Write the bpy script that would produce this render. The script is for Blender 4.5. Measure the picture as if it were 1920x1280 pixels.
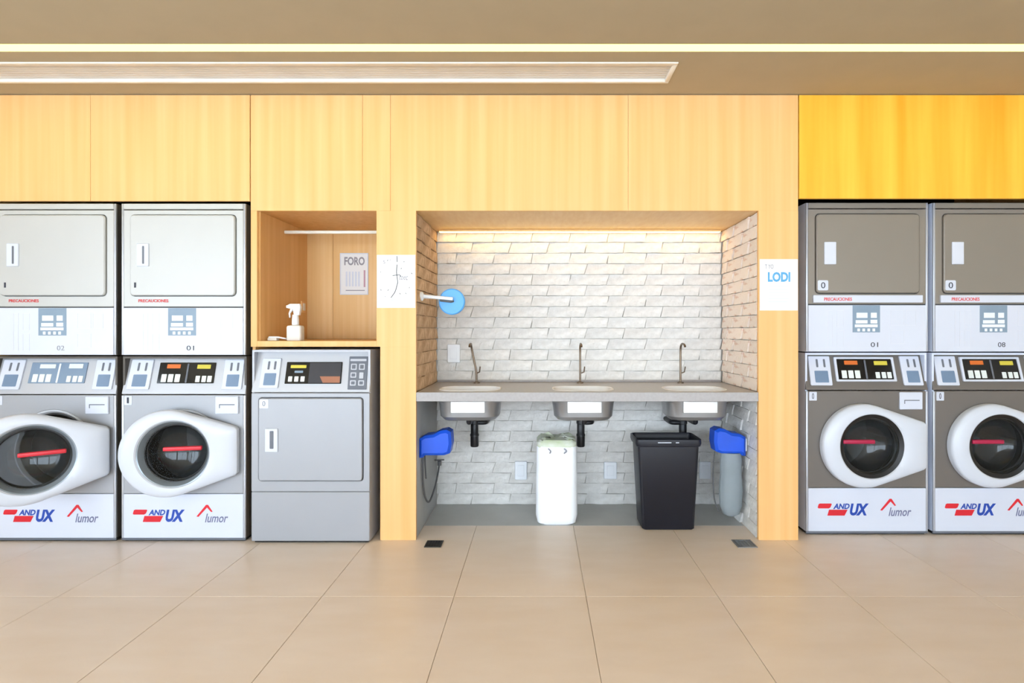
import bpy, bmesh, math, random
from mathutils import Vector, Matrix
from mathutils.geometry import tessellate_polygon
random.seed(7)
for o in list(bpy.data.objects): bpy.data.objects.remove(o, do_unlink=True)
SC = bpy.context.scene
COL = SC.collection
PI = math.pi
# ------------------------------------------------------------------ camera, world, exposure
FPX, CAMZ, DIST = 1018.0, 1.233, 3.2           # focal length in px of a 1920 wide frame, eye height, distance to the wood wall (y = 0)
cd = bpy.data.cameras.new('camera'); cam = bpy.data.objects.new('camera', cd); COL.objects.link(cam)
cam.location = (0, -DIST, CAMZ); cam.rotation_euler = (PI/2, 0, 0)
cd.sensor_width = 36; cd.lens = 36*FPX/1920; cd.shift_x = -50/1920; cd.shift_y = -20/1920; cd.clip_start = 0.05
SC.camera = cam
W = bpy.data.worlds.new('overcast_sky'); SC.world = W; W.use_nodes = True
W.node_tree.nodes['Background'].inputs[0].default_value = (0.74, 0.87, 1.0, 1)
W.node_tree.nodes['Background'].inputs[1].default_value = 7.8
SC.view_settings.view_transform = 'Standard'; SC.view_settings.look = 'None'
SC.view_settings.exposure = 0.42; SC.view_settings.gamma = 1; SC.view_settings.use_curve_mapping = False
LED_STRENGTH, LED_COLOR = 5.0, (1.0, 0.72, 0.11)
NICHE_STRENGTH, NICHE_COLOR = 6.0, (1.0, 0.62, 0.14)

SC.cycles.max_bounces = 5; SC.cycles.diffuse_bounces = 3; SC.cycles.glossy_bounces = 3; SC.cycles.transmission_bounces = 5; SC.cycles.caustics_reflective = False; SC.cycles.caustics_refractive = False
# ------------------------------------------------------------------ materials
def lin(c):
    return tuple(((v/255)/12.92 if v/255 <= 0.04045 else ((v/255+0.055)/1.055)**2.4) for v in c)
MATS = {}
def mat(name, rgb, rough=0.5, metal=0.0, var=0.06, scale=(6, 6, 6), bump=0.0, bscale=60, spec=0.5, rnd=0.0, detail=4, emit=0, alpha=None, trans=0, ior=1.45, rgb2=None, contrast=(0.3, 0.7)):
    m = bpy.data.materials.new(name); m.use_nodes = True; MATS[name] = m
    nt = m.node_tree; n = nt.nodes; L = nt.links; b = n['Principled BSDF']
    b.inputs['Roughness'].default_value = rough; b.inputs['Metallic'].default_value = metal
    b.inputs['Specular IOR Level'].default_value = spec; b.inputs['IOR'].default_value = ior
    b.inputs['Transmission Weight'].default_value = trans
    if alpha is not None: b.inputs['Alpha'].default_value = alpha
    tc = n.new('ShaderNodeTexCoord'); mp = n.new('ShaderNodeMapping'); mp.inputs['Scale'].default_value = scale
    L.new(tc.outputs['Object'], mp.inputs['Vector'])
    nz = n.new('ShaderNodeTexNoise'); nz.inputs['Scale'].default_value = 1; nz.inputs['Detail'].default_value = detail
    L.new(mp.outputs['Vector'], nz.inputs['Vector'])
    c = lin(rgb)
    lo = lin(rgb2) if rgb2 else tuple(v*(1-var) for v in c)
    hi = c if rgb2 else tuple(min(1, v*(1+var)) for v in c)
    r = n.new('ShaderNodeValToRGB'); r.color_ramp.elements[0].position = contrast[0]; r.color_ramp.elements[1].position = contrast[1]
    r.color_ramp.elements[0].color = (*lo, 1); r.color_ramp.elements[1].color = (*hi, 1)
    L.new(nz.outputs['Fac'], r.inputs['Fac'])
    out = r.outputs['Color']
    if rnd:
        oi = n.new('ShaderNodeObjectInfo'); hs = n.new('ShaderNodeHueSaturation'); mr = n.new('ShaderNodeMapRange')
        mr.inputs['To Min'].default_value = 1-rnd; mr.inputs['To Max'].default_value = 1+rnd
        L.new(oi.outputs['Random'], mr.inputs['Value']); L.new(mr.outputs[0], hs.inputs['Value']); L.new(out, hs.inputs['Color']); out = hs.outputs['Color']
    L.new(out, b.inputs['Base Color'])
    if emit:
        b.inputs['Emission Strength'].default_value = emit; b.inputs['Emission Color'].default_value = (*lin(rgb), 1)
    if bump:
        nb = n.new('ShaderNodeTexNoise'); nb.inputs['Scale'].default_value = bscale; nb.inputs['Detail'].default_value = 6
        L.new(tc.outputs['Object'], nb.inputs['Vector'])
        bp = n.new('ShaderNodeBump'); bp.inputs['Strength'].default_value = bump; bp.inputs['Distance'].default_value = 0.01
        L.new(nb.outputs['Fac'], bp.inputs['Height']); L.new(bp.outputs['Normal'], b.inputs['Normal'])
    return m
def emitter(name, color, strength):
    m = bpy.data.materials.new(name); m.use_nodes = True; MATS[name] = m
    n = m.node_tree.nodes; b = n['Principled BSDF']; b.inputs['Base Color'].default_value = (0.25, 0.2, 0.08, 1); b.inputs['Specular IOR Level'].default_value = 0.1
    b.inputs['Emission Color'].default_value = (*color, 1); b.inputs['Emission Strength'].default_value = strength
    return m
mat('wood', (240, 194, 134), 0.45, rgb2=(232, 178, 112), scale=(16, 8, 0.45), detail=3, spec=0.35)
mat('wood_warm_lit', (250, 200, 76), 0.4, rgb2=(240, 166, 40), scale=(9, 8, 0.5), detail=3, spec=0.35)  # warm light on the right fascia panel, put into the wood colour
mat('wood_honey', (240, 202, 146), 0.45, rgb2=(232, 188, 128), scale=(38, 8, 0.7), detail=5, spec=0.35)
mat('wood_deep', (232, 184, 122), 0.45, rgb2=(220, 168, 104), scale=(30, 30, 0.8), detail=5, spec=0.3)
mat('ceiling_paint', (178, 163, 136), 0.8, var=0.02)
mat('wall_paint', (225, 220, 210), 0.8, var=0.02)
mat('dark_void', (40, 36, 33), 0.9)
mat('tile', (234, 219, 206), 0.32, rgb2=(229, 212, 196), scale=(3, 9, 3), bump=0.02, bscale=180, rnd=0.02, spec=0.4)
mat('grout', (214, 195, 174), 0.8)
mat('brick_white', (236, 234, 231), 0.85, rgb2=(214, 211, 207), scale=(14, 14, 26), bump=0.5, bscale=38, rnd=0.02, spec=0.2)
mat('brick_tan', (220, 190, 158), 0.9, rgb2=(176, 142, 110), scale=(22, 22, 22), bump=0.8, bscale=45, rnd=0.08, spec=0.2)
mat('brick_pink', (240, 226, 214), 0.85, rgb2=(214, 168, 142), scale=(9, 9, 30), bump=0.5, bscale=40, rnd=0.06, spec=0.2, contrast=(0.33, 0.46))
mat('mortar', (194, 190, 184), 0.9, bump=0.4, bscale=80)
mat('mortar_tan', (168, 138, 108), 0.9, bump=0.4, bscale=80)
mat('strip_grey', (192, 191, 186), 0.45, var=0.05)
mat('panel_grey', (168, 168, 166), 0.6)
mat('quartz', (172, 168, 168), 0.3, rgb2=(164, 159, 158), scale=(60, 60, 60), spec=0.4)
mat('sink_steel', (146, 146, 148), 0.35, 0.6)
mat('white_box', (240, 238, 236), 0.5)
mat('bronze', (120, 104, 88), 0.35, 0.8)
mat('black_plastic', (24, 24, 28), 0.4, var=0.15)
mat('bin_black', (24, 26, 36), 0.38, var=0.12, bump=0.03, bscale=200)
mat('white_plastic', (240, 244, 250), 0.35, var=0.015)
mat('bag_green', (236, 240, 232), 0.4, rgb2=(206, 220, 176), scale=(14, 14, 30), alpha=0.7)
mat('blue_plastic', (24, 84, 214), 0.4, var=0.1)
mat('sky_blue_plastic', (92, 168, 236), 0.4)
mat('translucent', (168, 178, 184), 0.25, trans=0.35, ior=1.2)
mat('hose_grey', (92, 92, 94), 0.5)
mat('drain_dark', (58, 56, 54), 0.45, 0.5)
mat('drain_steel', (150, 152, 156), 0.35, 0.7)
mat('paper', (236, 238, 240), 0.7, var=0.01)
mat('ink_grey', (150, 150, 160), 0.7); mat('ink_dark', (60, 62, 74), 0.7); mat('ink_blue', (96, 170, 220), 0.7)
mat('ink_pale', (214, 222, 236), 0.7); mat('ink_mauve', (196, 160, 176), 0.7)
mat('dryer_light', (190, 190, 188), 0.42, 0.15, var=0.012)
mat('dryer_dim', (138, 130, 121), 0.4, 0.2, var=0.012)  # right dryer fronts: dark reflection of the room put into the grey
mat('washer_grey', (162, 164, 170), 0.42, 0.2, var=0.012)
mat('washer_dim', (112, 106, 101), 0.42, 0.2, var=0.012)  # right washer fronts: same dark reflection put into the colour
mat('machine_white', (209, 214, 228), 0.4, var=0.01)
mat('console_silver', (188, 190, 196), 0.35, 0.2, var=0.012)
mat('edge_silver', (190, 194, 204), 0.3, 0.4, var=0.012)
mat('side_grey', (176, 178, 186), 0.4, 0.1, var=0.02)
mat('side_shaded', (84, 78, 72), 0.5, 0.1)  # shade on the left machines' sides, put into the colour
mat('side_lit', (214, 222, 240), 0.4)  # daylight on the right machines' sides, put into the colour
mat('seam_dark', (70, 70, 74), 0.6)
mat('door_white', (206, 211, 222), 0.3, var=0.008)
mat('door_inner', (150, 160, 170), 0.25, 0.3)
mat('rubber', (18, 18, 20), 0.45)
mat('drum_steel', (170, 168, 166), 0.3, 0.85)
mat('bowl_glass', (150, 156, 160), 0.03, trans=0.93, ior=1.35)
mat('red_handle', (214, 48, 62), 0.35); mat('magenta_handle', (170, 30, 70), 0.35)
mat('slot_grey', (104, 108, 118), 0.5); mat('coin_blue', (112, 134, 162), 0.35)
mat('display_black', (16, 16, 18), 0.08); mat('display_blue', (128, 148, 172), 0.15)
mat('display_grey', (62, 63, 70), 0.15)
mat('button_white', (222, 228, 228), 0.4); mat('patch_orange', (216, 110, 40), 0.5); mat('patch_yellow', (212, 196, 70), 0.5); mat('patch_brown', (160, 104, 76), 0.5)
mat('label_slate', (132, 152, 172), 0.5); mat('print_white', (232, 240, 246), 0.5); mat('print_faint', (216, 219, 230), 0.5)
mat('logo_red', (214, 34, 48), 0.4); mat('logo_blue', (34, 72, 168), 0.4); mat('logo_grey', (112, 116, 150), 0.4); mat('red_print', (220, 70, 70), 0.5)
mat('grille_white', (236, 232, 222), 0.5); mat('grille_grey', (226, 222, 216), 0.5)
emitter('led', LED_COLOR, LED_STRENGTH); emitter('niche_led', NICHE_COLOR, NICHE_STRENGTH)

# ------------------------------------------------------------------ geometry helpers
def link(name, me, m, parent=None, smooth=True, angle=35):
    if smooth:
        me.shade_smooth(); me.set_sharp_from_angle(angle=math.radians(angle))
    o = bpy.data.objects.new(name, me); COL.objects.link(o)
    if m: me.materials.append(MATS[m])
    if parent: o.parent = parent
    return o
def tag(o, label=None, cat=None, group=None, kind=None):
    if label: o['label'] = label
    if cat: o['category'] = cat
    if group: o['group'] = group
    if kind: o['kind'] = kind
    return o
def thing(name, label, cat, loc=(0, 0, 0), rz=0, group=None, scale=1):
    o = bpy.data.objects.new(name, None); COL.objects.link(o); o.location = loc; o.rotation_euler = (0, 0, rz)
    o.scale = (scale,)*3; o.empty_display_size = 0.1
    return tag(o, label, cat, group)
def bm_mesh(bm, name):
    bmesh.ops.recalc_face_normals(bm, faces=bm.faces)
    me = bpy.data.meshes.new(name); bm.to_mesh(me); bm.free(); return me
def bm_box(bm, x0, x1, y0, y1, z0, z1, bevel=0, seg=2):
    r = bmesh.ops.create_cube(bm, size=1); vs = r['verts']
    for v in vs: v.co = Vector(((x0+x1)/2+v.co.x*(x1-x0), (y0+y1)/2+v.co.y*(y1-y0), (z0+z1)/2+v.co.z*(z1-z0)))
    if bevel:
        es = list({e for v in vs for e in v.link_edges})
        bmesh.ops.bevel(bm, geom=es, offset=bevel, segments=seg, affect='EDGES', profile=0.5)
def box(name, x0, x1, y0, y1, z0, z1, m, parent=None, bevel=0.002, seg=2):
    bm = bmesh.new(); bm_box(bm, x0, x1, y0, y1, z0, z1, bevel, seg)
    return link(name, bm_mesh(bm, name), m, parent)
def boxes(name, L, m, parent=None, bevel=0.0):
    bm = bmesh.new()
    for b in L: bm_box(bm, *b, bevel)
    return link(name, bm_mesh(bm, name), m, parent)
def rrect(x0, x1, z0, z1, r, n=6):
    P = []
    for cx, cz, a in ((x1-r, z0+r, -PI/2), (x1-r, z1-r, 0), (x0+r, z1-r, PI/2), (x0+r, z0+r, PI)):
        for k in range(n+1):
            t = a+PI/2*k/n; P.append((cx+r*math.cos(t), cz+r*math.sin(t)))
    return P
def circ(cx, cz, r, n=64): return [(cx+r*math.cos(2*PI*k/n), cz+r*math.sin(2*PI*k/n)) for k in range(n)]
def area(P): return sum(P[i][0]*P[(i+1) % len(P)][1]-P[(i+1) % len(P)][0]*P[i][1] for i in range(len(P)))/2
def inset(P, d):
    out = []; n = len(P)
    for i in range(n):
        a, b, c = Vector(P[i-1]), Vector(P[i]), Vector(P[(i+1) % n])
        e1 = (b-a); e2 = (c-b)
        if e1.length < 1e-9 or e2.length < 1e-9: out.append(tuple(b)); continue
        n1 = Vector((-e1.y, e1.x)).normalized(); n2 = Vector((-e2.y, e2.x)).normalized()
        m = n1+n2
        m = m/ max(0.4, (m.length**2)/2) if m.length > 1e-6 else n1
        out.append((b.x+m.x*d, b.y+m.y*d))
    return out
def plate(name, loops, y0, y1, m, parent=None, bevel=0.0, frame=None, back=True):
    """outline with holes in the xz plane, front at y0 (towards the viewer), back at y1; frame maps (x,y,z) elsewhere"""
    loops = [list(l) for l in loops]
    for i, l in enumerate(loops):
        if (area(l) > 0) != (i == 0): l.reverse()
    V = []; F = []
    layers = [([inset(l, bevel) for l in loops], y0), (loops, y0+bevel)] if bevel else [(loops, y0)]
    layers.append((loops, y1))
    offs = []
    for ls, y in layers:
        row = []
        for l in ls:
            row.append(len(V)); V += [(p[0], y, p[1]) for p in l]
        offs.append(row)
    for a in range(len(layers)-1):
        for i, l in enumerate(loops):
            n = len(l)
            for k in range(n): F.append((offs[a][i]+k, offs[a][i]+(k+1) % n, offs[a+1][i]+(k+1) % n, offs[a+1][i]+k))
    for a, flip in ((0, 0), (len(layers)-1, 1)):
        if flip and not back: continue
        ls = layers[a][0]
        tri = tessellate_polygon([[Vector((p[0], p[1], 0)) for p in l] for l in ls])
        base = offs[a][0]
        for t in tri: F.append(tuple(base+i for i in (t if not flip else t[::-1])))
    if frame: V = [frame(*v) for v in V]
    me = bpy.data.meshes.new(name); me.from_pydata(V, [], F); me.update()
    bm = bmesh.new(); bm.from_mesh(me); bmesh.ops.recalc_face_normals(bm, faces=bm.faces); bm.to_mesh(me); bm.free()
    return link(name, me, m, parent)
def tube_bm(bm, pts, r, n=10, cap=True):
    pts = [Vector(p) for p in pts]; rs = r if isinstance(r, (list, tuple)) else [r]*len(pts)
    rings = []; up = None
    for i, p in enumerate(pts):
        d = ((pts[min(i+1, len(pts)-1)]-p).normalized()+(p-pts[max(i-1, 0)]).normalized()).normalized()
        if up is None: up = Vector((0, 0, 1)) if abs(d.z) < 0.9 else Vector((1, 0, 0))
        a = d.cross(up).normalized(); b = a.cross(d).normalized(); up = b
        rings.append([bm.verts.new(p+rs[i]*(math.cos(2*PI*k/n)*a+math.sin(2*PI*k/n)*b)) for k in range(n)])
    for i in range(len(rings)-1):
        for k in range(n): bm.faces.new((rings[i][k], rings[i][(k+1) % n], rings[i+1][(k+1) % n], rings[i+1][k]))
    if cap: bm.faces.new(rings[0]); bm.faces.new(rings[-1])
def tube(name, pts, r, m, parent=None, n=10):
    bm = bmesh.new(); tube_bm(bm, pts, r, n); return link(name, bm_mesh(bm, name), m, parent, angle=50)
def spline(P, k=8):
    P = [Vector(p) for p in P]; Q = [P[0]]+P+[P[-1]]; out = []
    for i in range(1, len(Q)-2):
        for j in range(k):
            t = j/k; a, b, c, d = Q[i-1:i+3]
            out.append(0.5*((2*b)+(c-a)*t+(2*a-5*b+4*c-d)*t*t+(3*b-a-3*c+d)*t**3))
    return out+[P[-1]]
def lathe(name, prof, m, parent=None, axis='z', n=48, center=(0, 0, 0), cap=False):
    """prof: (radius, height) pairs; axis z upright, axis y pointing away from the viewer"""
    bm = bmesh.new(); rings = []
    for r, h in prof:
        if r < 1e-6:
            co = (0, 0, h) if axis == 'z' else (0, h, 0); rings.append([bm.verts.new(Vector(co)+Vector(center))]); continue
        ring = []
        for k in range(n):
            c, s = math.cos(2*PI*k/n)*r, math.sin(2*PI*k/n)*r
            ring.append(bm.verts.new(Vector((c, s, h) if axis == 'z' else (c, h, s))+Vector(center)))
        rings.append(ring)
    for a, b in zip(rings, rings[1:]):
        for k in range(n):
            q = [a[k % len(a)], a[(k+1) % len(a)], b[(k+1) % len(b)], b[k % len(b)]]
            q = list(dict.fromkeys(q))
            if len(q) > 2: bm.faces.new(q)
    if cap:
        for r in (rings[0], rings[-1]):
            if len(r) > 2: bm.faces.new(r)
    return link(name, bm_mesh(bm, name), m, parent, angle=40)
def text(name, s, x, y, z, h, m, parent=None, width=None, shear=0, rot=(PI/2, 0, 0), depth=0.0006, align='LEFT', bold=0):
    cu = bpy.data.curves.new(name, 'FONT'); cu.body = s; cu.size = 1; cu.extrude = depth/h/2; cu.shear = shear; cu.align_x = align; cu.resolution_u = 3; cu.offset = bold
    t = bpy.data.objects.new(name, cu); me = bpy.data.meshes.new_from_object(t); bpy.data.objects.remove(t)
    xs = [v.co.x for v in me.vertices] or [0, 1]; zs = [v.co.y for v in me.vertices] or [0, 1]
    sx = (width/(max(xs)-min(xs))) if width else h/(max(zs)-min(zs)); sz = h/(max(zs)-min(zs)); x0 = min(xs) if align == 'LEFT' else 0; z0 = min(zs)
    for v in me.vertices: v.co = Vector(((v.co.x-x0)*sx, (v.co.y-z0)*sz, v.co.z*h))
    o = link(name, me, m, parent, smooth=False); o.location = (x, y, z); o.rotation_euler = rot
    return o
def copy_tree(o, parent=None):
    c = o.copy(); COL.objects.link(c); c.parent = parent
    for ch in list(o.children): copy_tree(ch, c)
    return c

# ------------------------------------------------------------------ the room
XL, XR, YB, YF, CEIL = -4.7, 4.5, 0.98, -8.0, 2.626     # left / right wall, back wall, street side, ceiling
fl = tag(box('floor', XL, XR, YF, YB, -0.12, -0.006, 'grout', bevel=0), kind='structure')
xs = [0.22+0.613*k for k in range(-9, 9)]; xs = [XL]+[x for x in xs if XL+0.05 < x < XR-0.05]+[XR]
ys = [-0.68+1.226*k for k in range(-6, 2)]; ys = [YF]+[y for y in ys if YF+0.1 < y < YB-0.05]+[YB]
g = 0.001
for a, b in zip(xs, xs[1:]):
    for c, d in zip(ys, ys[1:]):
        box('tile', a+g, b-g, c+g, d-g, -0.012, 0, 'tile', fl, bevel=0.0012, seg=1)
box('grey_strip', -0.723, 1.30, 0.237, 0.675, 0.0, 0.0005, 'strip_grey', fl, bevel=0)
# ceiling: slabs in front of and behind the light slot
LY0, LY1 = -0.56, -0.49
GX, GY0, GY1 = 0.726, -0.385, -0.152        # air grille: right end, front and back
bmc = bmesh.new()
for b in ((XL, XR, YF, LY0, CEIL, CEIL+0.12), (XL, XR, LY1, GY0, CEIL, CEIL+0.12), (GX, XR, GY0, GY1, CEIL, CEIL+0.12), (XL, XR, GY1, YB, CEIL, CEIL+0.12), (XL, XR, YF, YB, CEIL+0.12, CEIL+0.2)): bm_box(bmc, *b)
tag(link('ceiling', bm_mesh(bmc, 'ceiling'), 'ceiling_paint', smooth=False), kind='structure')
led = thing('linear_light', 'long glowing warm strip of light set into the ceiling', 'light', (0, (LY0+LY1)/2, CEIL))
box('diffuser', XL+0.02, XR-0.02, -0.033, 0.033, 0.0, 0.012, 'led', led, bevel=0)
box('housing', XL+0.02, XR-0.02, -0.034, 0.034, 0.0125, 0.05, 'grille_white', led, bevel=0)
# air grille
gr = thing('air_grille', 'long white framed linear air grille in the ceiling above the wood panels', 'vent', (GX, (GY0+GY1)/2, CEIL))
gw = (GY1-GY0)/2; GL = -5.40
box('frame_bar', GL, 0, -gw, -gw+0.022, -0.006, 0.03, 'grille_white', gr)
box('frame_bar', GL, 0, gw-0.022, gw, -0.006, 0.03, 'grille_white', gr)
box('frame_bar', -0.022, 0, -gw+0.022, gw-0.022, -0.006, 0.03, 'grille_white', gr)
box('back_plate', GL, -0.022, -gw+0.022, gw-0.022, 0.05, 0.06, 'grille_grey', gr, bevel=0)
for k in range(7):
    y = -gw+0.022+(2*gw-0.044)*(k+0.5)/7
    s = box('slat', GL, -0.022, -0.0126, 0.0126, -0.0015, 0.0015, 'grille_grey', gr, bevel=0.0008, seg=1); s.location = (0, y, 0.012); s.rotation_euler = (math.radians(5), 0, 0)
# side and street walls (behind the viewer: wide shop windows on the street side and on the left)
tag(box('wall_right', XR, XR+0.15, YF, YB, 0, CEIL, 'wall_paint', bevel=0), kind='structure')
def window_wall(name, horizontal, at, a0, a1, openings, z0, z1):
    bm = bmesh.new(); cur = a0
    def put(p, q, zz0, zz1):
        if q-p > 1e-4 and zz1-zz0 > 1e-4:
            bm_box(bm, *((p, q, at, at+0.15) if horizontal else (at, at+0.15, p, q)), zz0, zz1)
    for p, q in openings:
        put(cur, p, 0, CEIL); put(p, q, 0, z0); put(p, q, z1, CEIL); cur = q
    put(cur, a1, 0, CEIL)
    return tag(link(name, bm_mesh(bm, name), 'wall_paint', smooth=False), kind='structure')
window_wall('wall_front', True, YF-0.15, XL, XR, [(-4.5, -1.6), (-1.4, 1.5), (1.7, 4.3)], 0.1, 2.5)
window_wall('wall_left', False, XL-0.15, YF, YB, [(-7.8, -5.5), (-5.3, -3.0)], 0.1, 2.5)
def win(name, horizontal, at, p, q):
    bm = bmesh.new()
    for a, b, z0, z1 in ((p, p+0.05, 0.1, 2.5), (q-0.05, q, 0.1, 2.5), ((p+q)/2-0.025, (p+q)/2+0.025, 0.15, 2.45), (p+0.05, q-0.05, 0.1, 0.15), (p+0.05, q-0.05, 2.45, 2.5)):
        bm_box(bm, *((a, b, at-0.03, at+0.03) if horizontal else (at-0.03, at+0.03, a, b)), z0, z1)
    tag(link(name, bm_mesh(bm, name), 'seam_dark', smooth=False), kind='structure')
for i, (p, q) in enumerate([(-4.5, -1.6), (-1.4, 1.5), (1.7, 4.3)]): win('window_%d' % (i+1), True, YF-0.075, p, q)
for i, (p, q) in enumerate([(-7.8, -5.5), (-5.3, -3.0)]): win('window_%d' % (i+4), False, XL-0.075, p, q)

# back wall with the timber cladding
wb = tag(box('wall_back', XL, XR, YB, YB+0.12, 0, CEIL, 'dark_void', bevel=0), kind='structure')
def panel(x0, x1, z0, z1, m='wood', y1=0.022, y0=0.0, e=0.0008):
    return box('panel', x0+e, x1-e, y0, y1, z0, z1, m, wb, bevel=0.0007, seg=1)
TOP = CEIL-0.004; NZ = 1.9405
LX0, RX1 = -3.27, 3.20
panel(LX0, -2.642, 1.997, TOP); panel(-2.642, -1.702, 1.997, TOP)
panel(-1.698, -1.038, NZ, TOP); panel(-1.038, -0.874, NZ, TOP); panel(-0.874, 0.528, NZ, TOP); panel(0.528, 1.530, NZ, TOP)
panel(1.535, RX1, 2.013, TOP, 'wood_warm_lit')
panel(XL, LX0, 0, TOP); panel(RX1, XR, 0, TOP)
panel(-0.956, -0.723, 1.139, NZ, e=0); panel(-0.934, -0.723, 0, 1.139, e=0); panel(1.296, 1.530, 0, NZ, e=0)
# returns of the recesses
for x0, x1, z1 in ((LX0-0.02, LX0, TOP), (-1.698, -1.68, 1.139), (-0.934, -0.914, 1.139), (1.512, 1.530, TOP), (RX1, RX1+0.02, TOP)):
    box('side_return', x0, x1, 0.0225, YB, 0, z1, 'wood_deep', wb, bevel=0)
box('niche_soffit', -0.74, 1.31, 0.0225, 0.72, NZ, NZ+0.02, 'wood_honey', wb, bevel=0)

# ------------------------------------------------------------------ brick niche
NX0, NX1, ND = -0.723, 1.296, 0.676
nb_ = tag(box('wall_niche_back', NX0-0.03, NX1+0.03, ND, ND+0.06, 0, NZ, 'mortar', bevel=0), kind='structure')
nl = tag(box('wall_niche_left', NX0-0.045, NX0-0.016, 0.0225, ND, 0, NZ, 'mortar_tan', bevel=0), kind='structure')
nr = tag(box('wall_niche_right', NX1+0.016, NX1+0.045, 0.0225, ND, 0, NZ, 'mortar', bevel=0), kind='structure')
BL, BH = 0.27, 0.0748
def brick_mesh(i):
    rng = random.Random(100+i); nx, nz = 5, 3; V = []; F = []
    lean = rng.uniform(0.008, 0.024); tilt = rng.uniform(0.001, 0.010); side = rng.uniform(-0.004, 0.012)
    for back in (0, 1):
        for k in range(nz+1):
            for j in range(nx+1):
                u, w = j/nx, k/nz
                x = (u-0.5)*(BL-0.004)+lean*(w-0.5)+rng.uniform(-0.002, 0.002)*(0 < j < nx)
                z = (w-0.5)*(BH-0.004)+(rng.uniform(-0.0018, 0.0018))
                edge = j in (0, nx) or k in (0, nz)
                y = 0 if back else -0.012-tilt*(1-w)-side*(u-0.5)-(rng.uniform(-0.001, 0.003) if not edge else rng.uniform(-0.003, 0.0005))
                V.append((x, y, z))
    n1 = (nx+1)*(nz+1); idx = lambda b, j, k: b*n1+k*(nx+1)+j
    for k in range(nz):
        for j in range(nx): F.append((idx(0, j, k), idx(0, j+1, k), idx(0, j+1, k+1), idx(0, j, k+1)))
    for j in range(nx):
        F.append((idx(1, j, 0), idx(1, j+1, 0), idx(0, j+1, 0), idx(0, j, 0))); F.append((idx(0, j, nz), idx(0, j+1, nz), idx(1, j+1, nz), idx(1, j, nz)))
    for k in range(nz):
        F.append((idx(0, 0, k), idx(0, 0, k+1), idx(1, 0, k+1), idx(1, 0, k))); F.append((idx(0, nx, k+1), idx(0, nx, k), idx(1, nx, k), idx(1, nx, k+1)))
    me = bpy.data.meshes.new('brick'); me.from_pydata(V, [], F); me.update(); me.shade_smooth(); me.set_sharp_from_angle(angle=math.radians(40))
    return me
def brick_set(m):
    out = []
    for i in range(12):
        me = brick_mesh(i); me.materials.append(MATS[m]); out.append(me)
    return out
BW, BT, BP = brick_set('brick_white'), brick_set('brick_tan'), brick_set('brick_pink')
def brick_wall(parent, meshes, a0, a1, z0, z1, place):
    k = 0
    nrow = int(round((z1-z0)/BH)); h = (z1-z0)/nrow
    for r in range(nrow):
        z = z0+h*(r+0.5); cur = a0-BL*(0.5 if r % 2 else 0.08)
        while cur < a1-0.001:
            p, q = max(cur, a0), min(cur+BL, a1)
            if q-p > 0.02:
                o = bpy.data.objects.new('brick', random.choice(meshes)); COL.objects.link(o); o.parent = parent
                o.scale = ((q-p)/BL, 1, h/BH); place(o, (p+q)/2, z)
            cur += BL
def pl_back(o, a, z): o.location = (a, ND+0.001, z)
def pl_left(o, a, z): o.location = (NX0-0.017, a, z); o.rotation_euler = (0, 0, PI/2)
def pl_right(o, a, z): o.location = (NX1+0.017, a, z); o.rotation_euler = (0, 0, -PI/2)
CT = 0.871
brick_wall(nb_, BW, NX0, NX1, 0.0, 0.818, pl_back); brick_wall(nb_, BW, NX0, NX1, 0.872, NZ-0.002, pl_back)
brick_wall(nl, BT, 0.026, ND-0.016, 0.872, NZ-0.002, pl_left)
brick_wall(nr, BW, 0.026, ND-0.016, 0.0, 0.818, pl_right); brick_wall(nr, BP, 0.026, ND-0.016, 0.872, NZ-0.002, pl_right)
box('grey_lining', NX0-0.015, NX0-0.002, 0.0225, ND-0.016, 0.0, 0.817, 'panel_grey', nl)
nlight = thing('niche_light', 'warm strip light under the soffit of the brick niche', 'light', (0.287, 0.612, NZ))
box('profile', -0.985, 0.985, -0.03, 0.03, -0.014, -0.001, 'wood_honey', nlight, bevel=0.001)
box('diffuser', -0.98, 0.98, -0.028, 0.010, -0.019, -0.0145, 'niche_led', nlight, bevel=0)

# ------------------------------------------------------------------ counter, sinks, taps, traps
SX = (-0.425, 0.275, 0.97)
ct = thing('countertop', 'long grey stone counter with three sink openings spanning the brick niche', 'countertop', (0.2865, 0, CT-0.053))
def flat(x, y, z): return (x, z, -y)       # plate lying down: outline x/z becomes x/y, y becomes -z
holes = [rrect(sx-0.2865-0.185, sx-0.2865+0.185, 0.07, 0.335, 0.09) for sx in SX]
plate('slab', [rrect(-1.008, 1.008, -0.004, 0.655, 0.002, 1)]+holes, -0.053, 0.0, 'quartz', ct, bevel=0.002, frame=flat)
box('upstand', -1.0, 1.0, 0.634, 0.655, 0.0535, 0.068, 'quartz', ct)
names = ('left', 'middle', 'right')
sink_lab = ('sink let into the counter nearest the blue disc arm', 'middle sink in the counter above the white canister', 'sink let into the counter above the black bin')
tap_lab = ('thin bent tap beside the white wall socket plate', 'thin upright tap at the middle of the counter', 'thin upright tap nearest the pink brick side wall')
trap_lab = ('black bottle trap below the leftmost sink', 'black bottle trap just right of the white canister', 'black bottle trap behind the black bin')
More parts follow.
